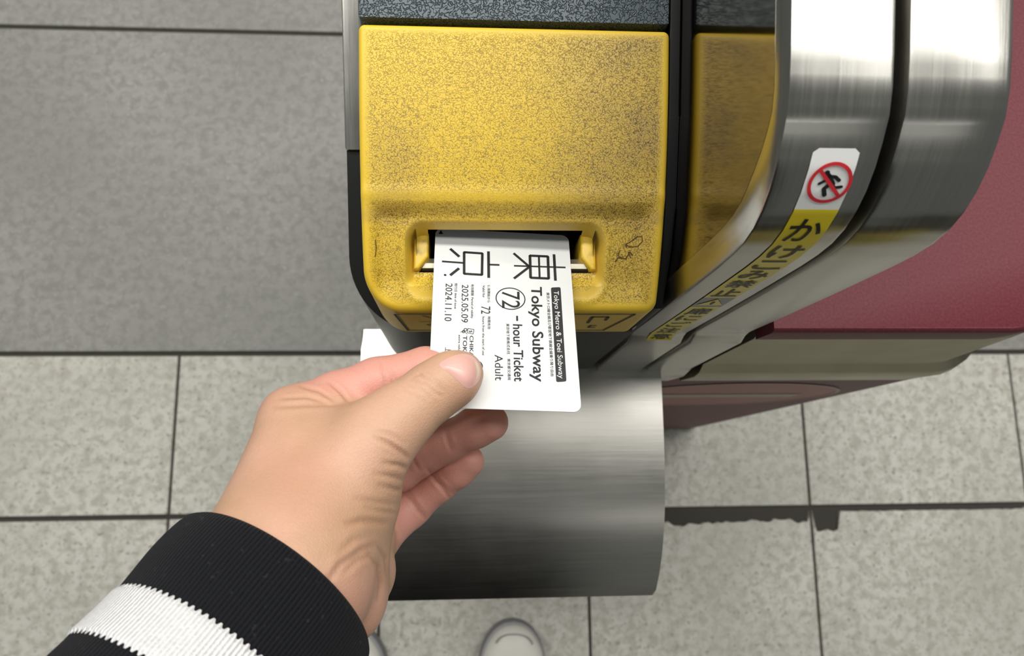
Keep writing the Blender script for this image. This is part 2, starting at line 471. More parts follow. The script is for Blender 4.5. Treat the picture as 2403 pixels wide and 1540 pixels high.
# printed pictogram on the cover's front face (x, z)
front = [([(-0.0295, 1.029), (-0.0265, 0.9905), (0.0665, 0.9905), (0.0735, 1.029), (-0.0295, 1.029)], 0.0011),
         ([(-0.018, 1.026), (-0.009, 1.012), (-0.020, 1.012)], 0.0006), ([(-0.017, 1.005), (-0.012, 1.009), (-0.006, 1.009), (-0.006, 1.001), (-0.014, 1.000), (-0.017, 1.005)], 0.0007),
         ([(0.056, 1.010), (0.056, 1.023), (0.063, 1.023), (0.063, 1.016)], 0.0014), ([(0.061, 1.003), (0.0585, 1.003), (0.058, 0.9985), (0.061, 0.998)], 0.0011)]
v2, f2 = strokes(front)
pyd('printed_pictogram', [(a, YF - 0.0003, b) for a, b in v2], f2, MAT['ink'], COVER)
# pen scribbles and a crack on the cover
def on_cover(px, py, dz=0.00025):
    z = 1.045
    for _ in range(12):
        p = on(px, py, 2, z); z = float(cover_height(np.array([p[0]]), np.array([p[1]]))[0][0])
    p[2] = z + dz; return p
scr = [([(1482, 566), (1494, 556), (1506, 556), (1507, 567), (1496, 579), (1478, 580), (1468, 574), (1482, 566)], 2.0),
       ([(1469, 576), (1470, 580)], 3.2), ([(1444, 615), (1450, 605), (1468, 608), (1478, 592), (1484, 599)], 2.6), ([(1455, 588), (1449, 600), (1456, 604)], 1.8), ([(1474, 592), (1480, 606)], 2.2),
       ([(882, 563), (883, 585), (881, 602)], 1.6)]
v2, f2 = strokes(scr[-1:], 6)
pyd('hairline_crack', [on_cover(a, b) for a, b in v2], f2, plain('crack_brown', (0.06, 0.035, 0.012), 0.6), COVER)  # dark brown line drawn for the crack
v2, f2 = strokes(scr[:-1], 6)
pyd('pen_scribble', [on_cover(a, b) for a, b in v2], f2, plain('scribble_ink', (0.09, 0.045, 0.015), 0.6), COVER)

# dark slate panel behind the cover
bm = prism_x([(0.1738, Z0(.1738) - .0006), (0.62, Z0(.1738) + .118), (0.62, 1.0), (0.1738, 1.0)], XA, XB, 0.0018, 2)
from_bm('reader_panel', bm, MAT['slate'], gate)
# black rubber strip beside the cover
bm = prism_x([(0.0688, 1.026), (0.09, 1.0455), (0.105, 1.0535), (0.14, 1.0655), (0.62, 1.185), (0.62, 0.95), (0.0688, 0.95)], XB + 0.0006, 0.0866, 0.0008, 2)
from_bm('gap_strip', bm, MAT['rubber'], gate)
bm = prism_x([(0.1716, 1.066), (0.1736, 1.0665), (0.1736, 1.0), (0.1716, 1.0)], XA, XB)
from_bm('gap_strip', bm, MAT['rubber'], gate)

# charcoal base beneath the cover, rounded towards the user on its left
def base_plan(xl, xr, yf, r, yb=0.62):
    return [(xr, yf)] + [(xr, yb), (xl, yb)] + [(xl + r - r * math.cos(math.radians(a)), yf + r - r * math.sin(math.radians(a))) for a in range(0, 91, 6)]
bm = prism_z(base_plan(-0.0545, 0.0832, 0.0665, 0.034), 0.826, 1.0)
for v_ in bm.verts:
    if v_.co.z > 0.99: v_.co.z = 0.983 + (v_.co.y - 0.0665) * 0.36
bmesh.ops.bevel(bm, geom=[e for e in bm.edges if min(v_.co.z for v_ in e.verts) > 0.9], offset=0.003, segments=2, affect='EDGES', profile=0.5)
from_bm('charcoal_base', bm, MAT['base'], gate)
bm = prism_x([(0.146, 1.0140), (0.62, 1.184), (0.62, 0.9), (0.146, 0.9)], -0.0550, -0.0445, 0.0015, 2)
from_bm('steel_side_trim', bm, MAT['steel_y'], gate)
bm = prism_x([(0.0685, .985), (.0685, .845), (.074, .845), (.074, .985)], 0.0834, 0.0842)
from_bm('steel_edge_strip', bm, MAT['steel_x'], gate)

# steel fairing: top rail that bends down into the front post
PROF = [(.62, 1.275), (.30, 1.2055), (.20, 1.1835), (.150, 1.1712), (.1256, 1.1660), (.1121, 1.1630), (.1030, 1.1605), (.0960, 1.1575), (.0900, 1.1528), (.0845, 1.1478), (.0795, 1.1418), (.0755, 1.1352), (.0724, 1.1275),
        (.0704, 1.1185), (.0695, 1.108), (.0692, 1.095), (.0694, 1.05), (.0700, 1.00), (.0708, .9545)]
BOT = [(.0700, .9480), (.0672, .9405), (.0655, .848), (.0640, .838), (.0625, .826), (.0640, .790), (.0720, .786)]
def close(pr): return pr + [(.12, pr[-1][1]), (.62, pr[-1][1])]
def path_normals(pr):
    q = np.array(pr, float); t_ = np.gradient(q, axis=0); t_ /= np.linalg.norm(t_, axis=1)[:, None]
    n_ = np.stack([t_[:, 1], -t_[:, 0]], 1)
    return q, (-n_ if n_[0, 1] < 0 else n_)          # pointing out of the body
def fine_prof(pr, m=4):
    o_ = []
    for a_, b_ in zip(pr[:-1], pr[1:]):
        for i_ in range(m): o_.append(tuple(np.array(a_) + (np.array(b_) - np.array(a_)) * i_ / m))
    return o_ + [pr[-1]]
def band_mesh(name, rows, mat):
    """rows of (x, inset) across the band, swept along the rail-and-post profile"""
    pr = fine_prof(PROF, 3) + BOT
    q, n_ = path_normals(pr)
    for _ in range(2): n_[1:-1] = n_[:-2] * .25 + n_[1:-1] * .5 + n_[2:] * .25
    front = sstep(.098, .074, q[:, 0])
    V, Fc = [], []
    for (x, d, df) in rows:
        dd = d + (df - d) * front
        p = q - n_ * dd[:, None]
        V += [(x, a_, b_) for a_, b_ in p]
    m = len(q)
    for r_ in range(len(rows) - 1):
        for i_ in range(m - 1): Fc.append((r_ * m + i_, r_ * m + i_ + 1, (r_ + 1) * m + i_ + 1, (r_ + 1) * m + i_))
    o = pyd(name, V, Fc, mat, gate, True, 28)
    bm_ = bmesh.new(); bm_.from_mesh(o.data); bmesh.ops.recalc_face_normals(bm_, faces=bm_.faces); bm_.to_mesh(o.data); bm_.free()
    return o
band_mesh('steel_band', [(.0869, .030, .030), (.0869, .0052, .0098), (.0886, .0008, .0010), (.0891, .0002, .0003), (.0899, 0, 0), (.1172, 0, 0), (.1184, .0004, .0004), (.1190, .0016, .0016), (.1190, .030, .030)], MAT['steel_y'])
band_mesh('steel_band', [(.1224, .030, .030), (.1224, .0024, .0024), (.1231, .0007, .0007), (.1246, 0, 0), (.1508, 0, 0), (.1524, .0006, .0006), (.1530, .0022, .0022), (.1530, .045, .045)], MAT['steel_y'])
_q, _n2 = path_normals(fine_prof(PROF, 3) + BOT)
def offset_prof(d): return [tuple(p) for p in (_q - _n2 * d)]
from_bm('groove_filler', prism_x(close(offset_prof(.009)), 0.1180, 0.1234), MAT['rubber'], gate)
_qm, _nm = path_normals(fine_prof(PROF, 3))
_off = .0056 + .0046 * sstep(.098, .074, _qm[:, 0])
from_bm('polished_side_wall', prism_x([tuple(p) for p in (_qm - _nm * _off[:, None])] + [(.62, .9545)], 0.0868, 0.0900), MAT['mirror'], gate)
bm = prism_x(close(offset_prof(.014)), 0.0905, 0.1505)
from_bm('fairing_core', bm, MAT['black'], gate)

# sticker running down the first band
ST0, ST1 = 0.0985, 0.1122
fine = []
for (a, b) in zip(PROF[2:-1], PROF[3:]):
    for i in range(16): fine.append(np.array(a) + (np.array(b) - np.array(a)) * i / 16)
fine += [np.array(BOT[0]) + (np.array(BOT[1]) - np.array(BOT[0])) * i / 4 for i in range(5)]
fine = np.array(fine)
sm = fine.copy()
for _ in range(6): sm[1:-1] = 0.25 * sm[:-2] + 0.5 * sm[1:-1] + 0.25 * sm[2:]
tng = np.gradient(sm, axis=0); tng /= np.linalg.norm(tng, axis=1)[:, None]
nrm = np.stack([tng[:, 1], -tng[:, 0]], 1)
if nrm[0, 1] < 0: nrm = -nrm
ARC = np.concatenate([[0], np.cumsum(np.linalg.norm(np.diff(fine, axis=0), axis=1))])
def band_pt(x, s, h=0.0004):
    y = np.interp(s, ARC, fine[:, 0]); z = np.interp(s, ARC, fine[:, 1])
    ny_ = np.interp(s, ARC, nrm[:, 0]); nz_ = np.interp(s, ARC, nrm[:, 1])
    return np.array([x, y + ny_ * h, z + nz_ * h])
_px0, _py0, _ = project(np.stack([np.full(len(fine), ST0), fine[:, 0], fine[:, 1]], 1))
_px1, _py1, _ = project(np.stack([np.full(len(fine), ST1), fine[:, 0], fine[:, 1]], 1))
_pm = np.maximum.accumulate((_py0 + _py1) / 2 + np.arange(len(fine)) * 1e-6)
def arc_at(py): return float(np.interp(py, _pm, ARC))
def sheet(sa, sb, xa, xb, h, name, mat, parent, r=0.0):
    n = max(2, int(abs(sb - sa) / 0.0012)); V = []; Fc = []
    for i in range(n + 1):
        s = sa + (sb - sa) * i / n; c = 0.0
        if r and s - sa < r: c = r - math.sqrt(max(0, r * r - (r - (s - sa)) ** 2))
        V += [band_pt(xa + c, s, h), band_pt(xb - c, s, h)]
    for i in range(n): Fc.append((2 * i, 2 * i + 1, 2 * i + 3, 2 * i + 2))
    return pyd(name, V, Fc, mat, parent, True)
stick = sheet(arc_at(347), arc_at(490), ST0, ST1, 0.00035, 'warning_sticker', MAT['swhite'], gate, 0.0016)
stick['label'] = 'white and yellow no-rushing warning sticker'
ybt = sheet(arc_at(490), arc_at(697), ST0, ST1, 0.00035, 'yellow_strip', MAT['syellow'], stick)
sheet(arc_at(697), arc_at(718), ST0, ST1, 0.00030, 'clear_strip', plain('grey_sticker', (0.10, 0.10, 0.095), 0.3), stick)
ybl = sheet(arc_at(718), arc_at(797), ST0, ST1, 0.00035, 'yellow_strip', MAT['syellow'], stick)
def st_uv(px, py):
    s = arc_at(py); a = np.interp(s, ARC, _px0); b = np.interp(s, ARC, _px1)
    return ST0 + (ST1 - ST0) * (px - a) / (b - a), s
def glyph_on_band(ch, pa, pb, xa=ST0 + .0015, xb=ST1 - .0015, h=0.0006, bold=0.012):
    V, Fc = glyphs(ch, bold)
    lo, hi = V.min(0), V.max(0); U = (V - lo) / (hi - lo)
    sa, sb = arc_at(pa), arc_at(pb)
    return np.array([band_pt(xa + u * (xb - xa), sb + (sa - sb) * w, h) for u, w in U]), Fc
parts = [glyph_on_band(*g) for g in (('か', 511, 563), ('け', 574, 603), ('こ', 609, 629), ('み', 633, 652), ('禁', 656, 672), ('止', 676, 693), ('扉', 722, 736), ('に', 739, 750), ('ご', 754, 765), ('注', 768, 779), ('意', 782, 793))]
V, Fc = merge(parts[:6]); pyd('rushing_lettering', V, Fc, MAT['ink'], stick)
V, Fc = merge(parts[6:]); pyd('door_lettering', V, Fc, MAT['ink'], stick)
# warning triangle
sa, sb, xm = arc_at(700), arc_at(714), (ST0 + ST1) / 2
pyd('warning_triangle', [band_pt(ST0 + .001, sb, .0005), band_pt(ST1 - .001, sb, .0005), band_pt(xm, sa, .0005)], [(0, 1, 2)], MAT['syellow'], stick)
v2, f2 = strokes([([(xm, sa + (sb - sa) * .4), (xm, sa + (sb - sa) * .78)], .0012)], 6)
pyd('exclamation_mark', [band_pt(a, b, .0007) for a, b in v2], f2, MAT['ink'], stick)
def zz(pts): return [st_uv(1820 + x / 4.531, 320 + y / 4.531) for x, y in pts]
man = []
for pts, w in (([(548, 410), (592, 500)], .0019), ([(560, 415), (630, 422), (668, 458)], .0011), ([(535, 455), (455, 495)], .0009), ([(560, 505), (505, 548), (512, 612)], .0013), ([(590, 505), (620, 535), (690, 525)], .0010), ([(540, 380), (541, 386)], .0017)):
    man.append(strokes([(zz(pts), w)], 10))
V, Fc = merge(man); pyd('running_figure', [band_pt(a, b, .0006) for a, b in V], Fc, MAT['ink'], stick)
cu, cs = st_uv(1820 + 565 / 4.531, 320 + 488 / 4.531)
ra = (arc_at(320 + 683 / 4.531) - arc_at(320 + 290 / 4.531)) / 2
rx = (ST1 - ST0) * 0.435
red = [ring2(cu, cs, rx, ra, .0011), strokes([([(cu - rx * .68, cs - ra * .68), (cu + rx * .68, cs + ra * .68)], .0011)], 0)]
V, Fc = merge(red); pyd('prohibition_ring', [band_pt(a, b, .0008) for a, b in V], Fc, MAT['red'], stick)

# maroon top, steel strip and maroon front of the wide side
def front_loft(levels, xa, r, yb=0.62, n=8):
    """levels: (yf, z, xr); plan runs along the front and round the right-hand corner"""
    V, Fc = [], []
    for (yf, z, xr) in levels:
        ring = [(xa, yb), (xa, yf)] + [(xr - r + r * math.sin(math.radians(a)), yf + r - r * math.cos(math.radians(a))) for a in np.linspace(0, 90, n)] + [(xr, yb)]
        V += [(x, y, z) for x, y in ring]
    m = n + 3
    for i in range(len(levels) - 1):
        for j in range(m):
            k = (j + 1) % m
            Fc.append((i * m + j, i * m + k, (i + 1) * m + k, (i + 1) * m + j))
    Fc.append(tuple(range(m))); Fc.append(tuple(range((len(levels) - 1) * m, len(levels) * m)))
    bm = bmesh.new(); vs = [bm.verts.new(v_) for v_ in V]
    for f in Fc: bm.faces.new([vs[i] for i in f])
    return bm
from_bm('maroon_top_panel', front_loft([(.0705, .9700, .338), (.0690, .9685, .3395), (.0685, .966, .340), (.0690, .944, .340)], 0.1595, .050), MAT['maroon'], gate, 40)
from_bm('steel_strip', front_loft([(.0725, .9475, .338), (.0700, .940, .341), (.0685, .848, .358), (.0640, .838, .366), (.0625, .826, .369), (.0640, .790, .371), (.0720, .786, .365)], 0.1600, .040), steel_mat('grimy_olive_steel', (18, 300, 300), (0.34, 0.325, 0.235), 0.36), gate, 35)  # base colour carries grime plus the olive of reflected yellow paving
fm = from_bm('maroon_front_panel', front_loft([(.0672, .789, .360), (.0672, .06, .392)], 0.0835, .010), MAT['maroon'], gate, 40)
from_bm('black_lower_body', front_loft([(.0690, .788, .370), (.0690, 0.0, .412)], 0.0900, .012), MAT['black'], gate, 40)  # black core standing out past the maroon panel's right edge
from_bm('gap_strip', box_bm(.1540, .1605, .0745, .30, .79, .95), MAT['rubber'], gate)
# no-entry disc on the front
cxs, czs, rs = 0.2385, 0.642, 0.104
V = [(cxs, .0668, czs)] + [(cxs + rs * math.cos(a), .0668, czs + rs * math.sin(a)) for a in np.linspace(0, 2 * math.pi, 49)[:-1]]
disc = pyd('no_entry_disc', V, [(0, 1 + i, 1 + (i + 1) % 48) for i in range(48)], plain('faded_red', (0.36, 0.085, 0.065), 0.45), fm)
v2, f2 = ring2(cxs, czs, rs, rs, .004); 
pyd('disc_border', [(a, .0665, b) for a, b in v2], f2, plain('pale_pink_ink', (0.45, 0.30, 0.27), 0.5), disc)
pyd('no_entry_bar', [(cxs - .074, .0664, czs - .012), (cxs + .074, .0664, czs - .012), (cxs + .074, .0664, czs + .016), (cxs - .074, .0664, czs + .016)], [(0, 1, 2, 3)], plain('pale_ink', (0.50, 0.42, 0.37), 0.5), disc)

# bulging steel kick panel under the base
kp = [(.0935, .842), (.080, .842), (.062, .842)]
kp += [(y_, .842 - .0455 * ((.062 - y_) / .149) ** 3.7) for y_ in np.linspace(.05, -.087, 36)]
kp += [(-.0865, .786), (-.070, .76), (-.060, .55), (-.055, .02), (.0935, .02)]
from_bm('steel_kick_panel', prism_x(kp, -0.0685, 0.1325, 0.0022, 3), MAT['steel_x'], gate, 40)
from_bm('steel_body', box_bm(-0.0560, 0.30, 0.095, 0.62, 0.0, 0.80, 0.004, 2), MAT['steel_x'], gate)

# ------------------------------------------------------------------ ticket
TL, TR, BR, BL = (np.array(c) for c in ((-0.0123, 0.1021, 1.0343), (0.0451, 0.1001, 1.0315), (0.0439, 0.0211, 1.0630), (-0.0135, 0.0231, 1.0658)))
WT, LT = 0.0575, 0.085
er = (TR - TL + BR - BL); er /= np.linalg.norm(er)
es = (BL - TL + BR - TR); es -= er * (es @ er); es /= np.linalg.norm(es)
en = np.cross(er, es); en = en if en[2] > 0 else -en
tc0 = (TL + TR + BL + BR) / 4 - er * WT / 2 - es * LT / 2
def tk(s, r, h=0.0): return tc0 + es * s + er * r + en * h
rc = 0.0032; out = []
for (cs_, cr_, a0) in ((rc, rc, 180), (LT - rc, rc, 270), (LT - rc, WT - rc, 0), (rc, WT - rc, 90)):
    out += [(cs_ + rc * math.cos(math.radians(a0 + a)), cr_ + rc * math.sin(math.radians(a0 + a))) for a in range(0, 91, 15)]
bm = bmesh.new()
a = [bm.verts.new(tk(s, r, 0.0)) for s, r in out]; b = [bm.verts.new(tk(s, r, -0.0003)) for s, r in out]
bm.faces.new(a); bm.faces.new(b[::-1])
for i in range(len(out)): bm.faces.new((a[i], a[(i + 1) % len(out)], b[(i + 1) % len(out)], b[i]))
ticket = from_bm('subway_ticket', bm, MAT['white'], None, 30)
ticket['label'] = 'white 72-hour subway ticket with black print, held at the slot'; ticket['category'] = 'ticket'
def tk_plane(px, py):
    d = ray(px, py); t = ((tc0 - CAM) @ en) / (d @ en); return t
def zt(x, y):      # coordinates read off an enlarged view of the ticket -> (s, r)
    px, py = 980 + x / 3.207, 510 + y / 3.207
    p = CAM + ray(px, py) * tk_plane(px, py) - tc0
    return np.array([p @ es, p @ er])
def tk_strokes(segs, px2m=0.0000535):
    return merge([strokes([([zt(*p) for p in pts], w * px2m)], 0) for pts, w in segs])
def tk_put(name, VF, mat, h=0.00012, parent=ticket):
    V, Fc = VF; return pyd(name, [tk(s, r, h) for s, r in V], Fc, mat, parent)
def tk_text(body, x0, x1, y0, y1, bold=0.0, cap=True, xe=None):
    """letters stand on x0 and reach up to x1; they run from y0 to y1"""
    V, Fc = glyphs(body, bold)
    s0, r0 = zt(x0, y0); _, r1 = zt(x1, y0); s1, _ = zt(x0, y1)
    if xe is not None:
        rs_, re_ = r0, zt(xe, y1)[1]
    else: rs_ = re_ = r0
    lo, hi = V.min(0), V.max(0)
    u = (V[:, 0] - lo[0]) / (hi[0] - lo[0])
    w = V[:, 1] / CAPH if cap else (V[:, 1] - lo[1]) / (hi[1] - lo[1])
    return np.stack([s0 + u * (s1 - s0), rs_ + (re_ - rs_) * u + w * (r1 - r0)], 1), Fc
logo = [([(725, 366), (1113, 379)], 10), ([(1026, 280), (1037, 478)], 15), ([(845, 290), (980, 296), (986, 462), (850, 456), (845, 290)], 15), ([(912, 292), (918, 460)], 11), ([(722, 272), (842, 374)], 14), ([(725, 462), (842, 373)], 14),
        ([(533, 258), (535, 457)], 15), ([(535, 357), (616, 360)], 11), ([(350, 264), (487, 273), (484, 434), (350, 426), (350, 264)], 14), ([(183, 333), (350, 345)], 11), ([(245, 238), (314, 298)], 15), ([(245, 438), (312, 385)], 15)]
dot = strokes([([zt(205, 435), zt(209, 436)], 0.0009)], 12)
lg = []
for pts, w in logo:      # join box corners neatly
    lg.append(strokes([([zt(*p) for p in pts], w * 0.000078)], 4 if len(pts) > 2 else 0))
tk_put('logo_lettering', merge(lg + [dot]), MAT['ink'])
tk_put('arrow_mark', (np.array([zt(175, 98), zt(157, 127), zt(193, 128)]), [(0, 1, 2)]), MAT['ink'])
lab = [zt(1003, 530), zt(1075, 527), zt(1120, 1237), zt(1043, 1242)]
def round_poly(c4, r):
    o_ = []
    for i in range(4):
        p, a_, b_ = c4[i], c4[i - 1], c4[(i + 1) % 4]
        da = (a_ - p) / np.linalg.norm(a_ - p) * r; db = (b_ - p) / np.linalg.norm(b_ - p) * r
        for u in np.linspace(0, 1, 6): o_.append(p + da * (1 - u) ** 2 + db * u ** 2)
    return np.array(o_), [tuple(range(len(o_)))]
lb = tk_put('black_label', round_poly(lab, 0.0008), plain('charcoal_ink', (0.018, 0.018, 0.02), 0.5))
tk_put('label_lettering', tk_text('Tokyo Metro & Toei Subway', 1024, 1060, 556, 1214, 0.0, True, 1062), MAT['paper'], 0.00022, lb)
tk_put('title_lettering', merge([tk_text('Tokyo Subway', 856, 932, 522, 1238, 0.016, True, 872),
    tk_text('72', 634, 766, 556, 684), ring2(*zt(699, 613), *(np.array([105, 118]) * 0.0000500), .00042, 64),
    tk_text('-', 728, 790, 742, 780, 0.03), tk_text('hour Ticket', 718, 786, 806, 1236, 0.014, True, 728), tk_text('Adult', 580, 640, 1036, 1228, 0.0, True, 584)]), MAT['ink'])
tk_put('date_lettering', merge([tk_text('2025.05.09', 334, 382, 508, 792), tk_text('2024.11.10', 212, 262, 498, 782), tk_text('72', 478, 546, 670, 727)]), MAT['ink'])
tk_put('small_print', merge([tk_text('東京メトロ線全線及び都営地下鉄線全線乗り降り自由', 968, 992, 566, 1196, 0.006, False, 1001),
    tk_text('東京地下鉄株式会社', 666, 690, 800, 1032, 0.006, False, 672), tk_text('東京都交通局', 674, 698, 1064, 1226, 0.006, False, 678),
    tk_text('使用開始から', 524, 546, 510, 642, 0.006, False), tk_text('時間有効', 526, 548, 748, 842, 0.006, False),
    tk_text('Valid for', 489, 506, 512, 606, 0.008), tk_text('hours from the start of use', 487, 504, 748, 1040, 0.008), 
    tk_text('有効期限', 402, 424, 504, 592, 0.006, False), tk_text('Period of validity', 404, 420, 604, 762, 0.008), tk_text('発行日', 278, 300, 496, 560, 0.006, False), tk_text('date of issue', 280, 295, 570, 690, 0.008),
    tk_text('上野', 205, 250, 980, 1062, 0.004, False)]), MAT['ink'])
tk_put('brand_lettering', merge([tk_text('CHIKA', 392, 420, 892, 1052, 0.01), tk_text('TOKU', 342, 372, 892, 1052, 0.01), tk_text('extra value', 308, 324, 886, 1018, 0.008),
    strokes([([zt(378, 838), zt(424, 846), zt(418, 880), zt(374, 870), zt(378, 838)], .00022)], 4), tk_text('$', 388, 412, 852, 868),
    ring2(*zt(360, 848), .0006, .0006, .0003, 16), ring2(*zt(345, 862), .0005, .0005, .0003, 16), strokes([([zt(372, 880), zt(350, 858), zt(322, 866)], .0002)], 4)]), MAT['ink'])
c0 = zt(440, 1122)
tk_put('round_mark', (np.array([c0 + .0026 * np.array([math.cos(a), math.sin(a)]) for a in np.linspace(0, 2 * math.pi, 33)[:-1]]), [tuple(range(32))]), MAT['ink'])

# ------------------------------------------------------------------ person: left hand, sleeve, shoes
person = empty('person', (-0.05, -0.45, 0.0), 'person in striped black knit sleeve and white shoes holding out a ticket', 'person')

def rcone(X, a, b, r1, r2):
    a = np.asarray(a, np.float32); b = np.asarray(b, np.float32)
    ba = b - a; l2 = float(ba @ ba); rr = r1 - r2; a2 = l2 - rr * rr; il2 = 1.0 / l2
    pa = X - a; y = pa @ ba; z = y - l2
    w = pa * l2 - y[..., None] * ba
    x2 = np.einsum('...i,...i', w, w); y2 = y * y * l2; z2 = z * z * l2
    kk = np.sign(rr) * rr * rr * x2
    d = (np.sqrt(x2 * a2 * il2) + y * rr) * il2 - r1
    d = np.where(np.sign(y) * a2 * y2 < kk, np.sqrt(x2 + y2) * il2 - r1, d)
    d = np.where(np.sign(z) * a2 * z2 > kk, np.sqrt(x2 + z2) * il2 - r2, d)
    return d.astype(np.float32)
def smin(a, b, k):
    h = np.clip(0.5 + 0.5 * (b - a) / k, 0, 1)
    return b + (a - b) * h - k * h * (1 - h)
def chain(X, pts, kk):
    d = None
    for (a, b) in zip(pts[:-1], pts[1:]):
        e = rcone(X, P(*a[:3]), P(*b[:3]), a[3], b[3])
        d = e if d is None else smin(d, e, kk)
    return d
def tkt(px, py): return tk_plane(px, py)
TH = [(868, 1038, .2715, .0128), (945, 975, .2765, .0116), (1014, 920, .2795, .0103), (1060, 890, tkt(1060, 890) - .0098, .0096), (1083, 876, tkt(1083, 876) - .0085, .0080)]
IX = [(690, 986, .2850, .0118), (790, 935, .2955, .0100), (884, 897, tkt(950, 890) + .0105, .0092), (1000, 866, tkt(1000, 866) + .0090, .0083), (1085, 868, tkt(1085, 868) + .0082, .0075)]
MD = [(760, 1100, .312, .0110), (935, 1102, .331, .0092), (1050, 1036, .326, .0083), (1115, 1004, .3205, .0082), (1150, 992, .3175, .0077)]
RG = [(872, 1262, .330, .0108), (962, 1190, .344, .0090), (1030, 1133, .341, .0080), (1072, 1102, .3375, .0078), (1099, 1083, .3355, .0071)]
PK = [(840, 1300, .342, .0098), (900, 1250, .366, .0078), (950, 1200, .372, .0068), (985, 1172, .372, .0062)]
ARM_DIR = M @ np.array([-.405, -.54, .738]); ARM_DIR = ARM_DIR / np.linalg.norm(ARM_DIR)
def hand_fields(X):
    body = rcone(X, P(668, 1362, .252), P(668, 1362, .252) + ARM_DIR * .05, .0268, .029)          # forearm
    body = smin(body, rcone(X, P(672, 1350, .252), P(700, 1150, .278), .0262, .0190), .010)
    body = smin(body, rcone(X, P(612, 1265, .250), P(690, 990, .2855), .0160, .0120), .008)       # index metacarpal
    body = smin(body, rcone(X, P(735, 1230, .262), P(868, 1045, .2735), .0200, .0140), .012)      # thumb metacarpal
    body = smin(body, rcone(X, P(808, 1170, .2775), P(800, 1265, .2745), .0200, .0170), .010)     # thenar
    body = smin(body, rcone(X, P(735, 1060, .2790), P(800, 1010, .2860), .0150, .0110), .010)     # web muscle
    palm = rcone(X, P(740, 1330, .270), P(760, 1100, .312), .0190, .0125)
    palm = smin(palm, rcone(X, P(770, 1340, .275), P(868, 1258, .330), .0180, .0115), .008)
    palm = smin(palm, rcone(X, P(800, 1400, .272), P(840, 1300, .340), .0155, .0110), .008)
    hyp = rcone(X, P(808, 1425, .268), P(846, 1345, .296), .0128, .0118)
    hyp = smin(hyp, rcone(X, P(846, 1345, .296), P(850, 1300, .315), .0118, .0120), .006)
    body = smin(body, palm, .008)
    body = smin(body, hyp, .0045)
    th = chain(X, TH, .004); ix = chain(X, IX, .003); md = chain(X, MD, .003); rg = chain(X, RG, .003); pk = chain(X, PK, .003)
    d = smin(body, th, .009)
    for fd, kk in ((ix, .006), (md, .006), (rg, .005), (pk, .005)):
        d = np.minimum(d, smin(body, fd, kk))
    fing = np.minimum.reduce([ix, md, rg, pk])
    return d, body, th, fing
def surface_net(d, org, h):
    neg = d < 0
    shp = np.array(d.shape) - 1
    acc = np.zeros((*shp, 3), np.float32); cnt = np.zeros(shp, np.float32)
    quads = []
    for ax in range(3):
        sl0 = [slice(None)] * 3; sl1 = [slice(None)] * 3
        sl0[ax] = slice(0, -1); sl1[ax] = slice(1, None)
        cr = neg[tuple(sl0)] != neg[tuple(sl1)]
        id_ = np.argwhere(cr)
        o1, o2 = [i for i in range(3) if i != ax]
        ok = (id_[:, o1] > 0) & (id_[:, o1] < shp[o1]) & (id_[:, o2] > 0) & (id_[:, o2] < shp[o2])
        id_ = id_[ok]
        j = id_.copy(); j[:, ax] += 1
        d0 = d[tuple(id_.T)]; d1 = d[tuple(j.T)]
        p = id_.astype(np.float32); p[:, ax] += d0 / (d0 - d1)
        cells = []
        for (u, w) in ((1, 1), (0, 1), (0, 0), (1, 0)):
            c = id_.copy(); c[:, o1] -= u; c[:, o2] -= w
            np.add.at(acc, tuple(c.T), p); np.add.at(cnt, tuple(c.T), 1); cells.append(c)
        flip = (d0 < 0) if ax != 1 else (d0 >= 0)
        quads.append((cells, flip))
    used = cnt > 0
    num = -np.ones(shp, int); num[used] = np.arange(used.sum())
    V = acc[used] / cnt[used][:, None] * h + org
    Fc = []
    for cells, flip in quads:
        q = np.stack([num[tuple(c.T)] for c in cells], 1)
        q[~flip] = q[~flip][:, ::-1]
        Fc.append(q)
    return V, np.concatenate(Fc)
def seg_dist(px, py, pts):
    best = np.full(px.shape, 1e9); par = np.zeros(px.shape)
    n = len(pts) - 1
    for i in range(n):
        a = np.array(pts[i], float); b = np.array(pts[i + 1], float); ab = b - a
        u = np.clip(((px - a[0]) * ab[0] + (py - a[1]) * ab[1]) / (ab @ ab), 0, 1)
        dd = np.hypot(px - a[0] - u * ab[0], py - a[1] - u * ab[1])
        par = np.where(dd < best, (i + u) / n, par); best = np.minimum(best, dd)
    return best, par
